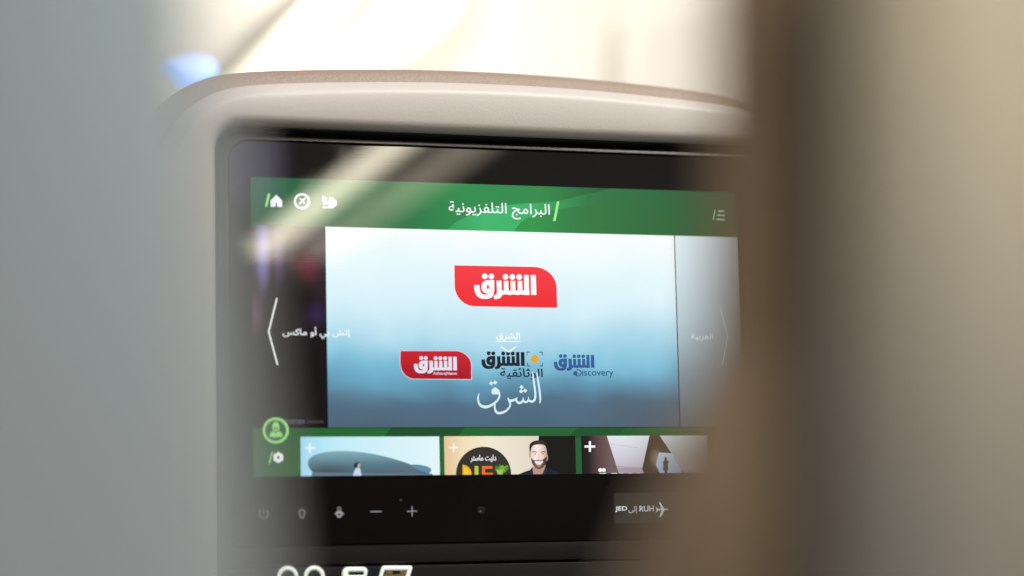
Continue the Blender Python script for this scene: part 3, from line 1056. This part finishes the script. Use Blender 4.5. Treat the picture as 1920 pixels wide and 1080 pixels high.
f.stroke(ZG((1272, 293), (1300, 294)), 1.3, glow((92, 70, 66)), caps=False)
f.stroke(ZG((1378, 294), (1406, 292)), 1.3, glow((92, 70, 66)), caps=False)
f.px(ZG((1330, 290), (1350, 290), (1362, 348), (1340, 356), (1318, 348)), glow((234, 208, 196)))
plus(ZG((205, 210))[0], 8.6, 2.6, glow((255, 252, 246)))
f.done('picture of a smiling bearded man beside a dark round food sign')

ZH = zr(1080, 810, 6)
f = Flat('programme_picture', 2, clip=(.0443, .1230, -HH, -.0613))
f.raw([(.0443, -.0613), (.1230, -.0613), (.1230, -HH), (.0443, -HH)], picture('dark_hall', [(0, (26, 22, 24)), (.12, (38, 30, 32)), (.3, (92, 70, 72)), (.5, (112, 92, 92)), (1, (120, 104, 98))], axis=0, rng=(.0443, .080)))
lil = picture('lilac_light', [(0, (190, 182, 192)), (.4, (208, 206, 218)), (1, (226, 230, 234))], rng=(-.082, -.0613))
f.px(ZH((335, 40), (818, 40), (735, 415), (450, 400)), lil)
f.px(ZH((450, 400), (735, 415), (770, 500), (480, 500)), glow((172, 156, 168)))
f.stroke(ZH((370, 135), (680, 178)), .5, glow((170, 160, 170)), caps=False)
f.stroke(ZH((260, 375), (740, 410)), .6, glow((90, 70, 74)), caps=False)
br = picture('brown_shade', [(0, (58, 44, 36)), (1, (82, 56, 42))], rng=(-.083, -.0613), blobs=[(*loc(1080 + 900 / 6, 810 + 300 / 6), .006, .008, (170, 148, 124), .7)])
f.px(ZH((818, 40), (930, 40), (1068, 245), (925, 232), (888, 368), (960, 500), (770, 500), (735, 415)), br)
f.px(ZH((925, 232), (1068, 242), (1220, 500), (950, 500), (888, 368)), picture('sky_gap', [(0, (166, 190, 220)), (1, (204, 222, 234))], rng=(-.083, -.070)))
f.px(ZH((930, 40), (2100, 40), (2100, 500), (1220, 500), (1066, 242)), picture('pale_slab', [(0, (176, 168, 172)), (.5, (190, 192, 192)), (1, (214, 222, 220))], rng=(-.083, -.0613)))
f.px(ZH((1185, 420), (1225, 500), (1180, 500)), glow((96, 70, 66)))
fg = glow((62, 56, 52))
f.px(catmull(ZH((986, 300), (1000, 280), (1014, 300), (1014, 318), (1034, 332), (1036, 350), (1024, 362), (1030, 420), (1020, 440), (1020, 500), (988, 500), (986, 440), (970, 430), (974, 372), (968, 345), (988, 320)), 3, closed=True), fg)
plus(ZH((146, 165))[0], 10, 4.0, w)
for x in (262, 302):
    f.disc(ZH((x, 430))[0], 3.7, w, n=18)
for a, b in ((240, 330), (368, 455), (470, 520), (560, 615), (660, 715)):
    f.px(ZH((a, 480), (a + 20, 464), (b, 462), (b - 8, 480)), w)
f.px(ZH((236, 482), (330, 482), (330, 520), (236, 520)), w)
f.done('picture of a small dark figure between pale slanted walls')

# --- touch keys and camera lens drawn as glowing colour, and flight read-out
ZK = zr(470, 920, 5.333)
KEY = glow((160, 162, 166)); DIM = glow((128, 130, 132))
f = Flat('power_key', 1)
f.ring(ZK((131, 232))[0], 7.7, 9.0, glow((158, 160, 160)), a0=-60, a1=240)
f.stroke(ZK((131, 182), (131, 226)), 1.4, glow((158, 160, 160)), caps=False)
f.done()
f = Flat('light_key', 1)
f.stroke(ZK((492, 262), (490, 236), (482, 215), (495, 198), (510, 194), (526, 198), (538, 215), (530, 236), (526, 262), (510, 276), (492, 262)), 1.5, KEY, smooth=3)
for a, b in (((510, 182), (510, 172)), ((486, 190), (476, 180)), ((534, 190), (545, 180)), ((474, 218), (462, 220)), ((546, 218), (558, 220))):
    f.stroke(ZK(a, b), 1.0, DIM, caps=False)
f.done()
f = Flat('call_key', 1)
f.ring(ZK((880, 182))[0], 2.2, 3.9, DIM, n=20)
f.px(catmull(ZK((855, 212), (880, 202), (906, 212), (926, 238), (905, 240), (905, 258), (880, 272), (856, 258), (856, 240), (836, 238)), 4, closed=True), KEY)
f.px(catmull(ZK((880, 222), (894, 238), (880, 256), (866, 238)), 4, closed=True), glow((14, 14, 15)))
f.done()
f = Flat('minus_key', 1)
f.stroke(ZK((1197, 211), (1297, 209)), 2.0, glow((150, 150, 156)))
f.done()
f = Flat('plus_key', 1)
f.stroke(ZK((1560, 207), (1655, 205)), 1.7, glow((150, 150, 154)))
f.stroke(ZK((1608, 160), (1608, 255)), 1.7, glow((150, 150, 154)))
f.done()
f = Flat('indicator_dot', 1)
f.disc((750.3, 937.8), 1.9, glow((84, 84, 82)), n=16)
f.done()
f = Flat('camera_lens', 1)
f.disc((901.3, 956.6), 7.2, glow((40, 36, 33)))
f.disc((901.3, 956.6), 5.0, glow((27, 24, 22)))
f.disc((899.6, 958.5), 1.6, glow((120, 106, 92)), n=12)  # glint on the lens, painted as a small glowing disc
f.done()
f = Flat('flight_readout', 1)
f.px([(1150, 924.8), (1150.8, 981.8), (1386, 977), (1385, 921)], glow((44, 45, 41)))
ZR = zr(1130, 910, 9.6)
text(f, 'JED', ZR((212, 430))[0], ZR((427, 430))[0], ZR((300, 378))[0], ZR((300, 481))[0], w, bold=.014)
text(f, arabic('إلى'), ZR((450, 430))[0], ZR((612, 430))[0], ZR((590, 372))[0], ZR((500, 512))[0], glow((200, 206, 206)), bold=.008)
text(f, 'RUH', ZR((648, 430))[0], ZR((906, 430))[0], ZR((780, 370))[0], ZR((780, 473))[0], glow((236, 238, 246)), bold=.014)
f.px(catmull(ZR((960, 425), (1050, 422), (1140, 424), (1170, 437), (1140, 448), (1050, 452), (960, 450)), 4, closed=True), w)
f.px(ZR((1045, 430), (996, 303), (1022, 303), (1105, 430)), w)
f.px(ZR((1045, 445), (1008, 572), (1036, 572), (1105, 445)), w)
f.px(ZR((975, 432), (932, 392), (952, 392), (990, 428)), w)
f.px(ZR((975, 445), (934, 488), (956, 488), (990, 448)), w)
f.done()

# --- sockets with lit rims in the panel below
ZQ = zr(460, 770, 3.483)
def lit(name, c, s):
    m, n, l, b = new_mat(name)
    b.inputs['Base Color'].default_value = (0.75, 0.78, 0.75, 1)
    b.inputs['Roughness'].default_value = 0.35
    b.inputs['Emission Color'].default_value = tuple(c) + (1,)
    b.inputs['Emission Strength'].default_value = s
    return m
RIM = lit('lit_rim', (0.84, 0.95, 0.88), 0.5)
GOLD = plain('gold_contact', (0.45, 0.36, 0.16), 0.35, 0.5, 1.0)
PY = -.0012
def rim(name, outer, inner):
    """raised rim between two outlines (photo pixels) on the socket panel"""
    def pts(o):
        return [(p.x, p.z) for p in (at(u, v, PY) for u, v in o)]
    bm = bmesh.new()
    A, B = pts(outer), pts(inner)
    vr = []
    for lp, y in ((A, PY - .0002), (A, PY - .0010), (B, PY - .0010), (B, PY - .0002)):
        vr.append([bm.verts.new((p[0], y, p[1])) for p in lp])
    for a, b in zip(vr, vr[1:]):
        for i in range(len(a)):
            j = (i + 1) % len(a)
            bm.faces.new((a[i], a[j], b[j], b[i]))
    bmesh.ops.recalc_face_normals(bm, faces=bm.faces)
    return mesh_obj(name, bm, RIM, PANEL)
def circ(c, r, ry, n=40):
    return [(c[0] + r * math.cos(2 * math.pi * k / n), c[1] + ry * math.sin(2 * math.pi * k / n)) for k in range(n)]
rim('headphone_socket', circ((539.6, 1081), 19.2, 19.4), circ((540, 1082.5), 13.4, 13.8))
rim('headphone_socket', circ((589, 1080.5), 19.0, 19.4), circ((589, 1082), 13.2, 13.8))
def rr_px(x0, x1, y0, y1, r, sk=0, n=8):
    q = rrect(x0, x1, y0, y1, r, n)
    return [(x - sk * (y - y0) / (y1 - y0), y) for x, y in q]
rim('charging_socket', rr_px(643, 689, 1063.5, 1086, 9, 3), rr_px(652, 683, 1071.5, 1079, 3.4, 1))
rim('usb_socket', rr_px(716, 773, 1061, 1094, 4.5, 9), rr_px(720, 764, 1069, 1087, 1.0, 6))
u = bmesh.new()
for x in (731, 757):
    o2 = [(p.x, p.z) for p in (at(a, b, PY) for a, b in ((x - 7, 1070.5), (x + 5, 1070.5), (x + 4, 1076), (x - 8, 1076)))]
    slab(u, o2, PY - .0006, PY - .0002)
o2 = [(p.x, p.z) for p in (at(a, b, PY) for a, b in ((719, 1077), (762, 1077), (760, 1082), (717, 1082)))]
slab(u, o2, PY - .0006, PY - .0002)
mesh_obj('usb_contacts', u, GOLD, PANEL, smooth=False)
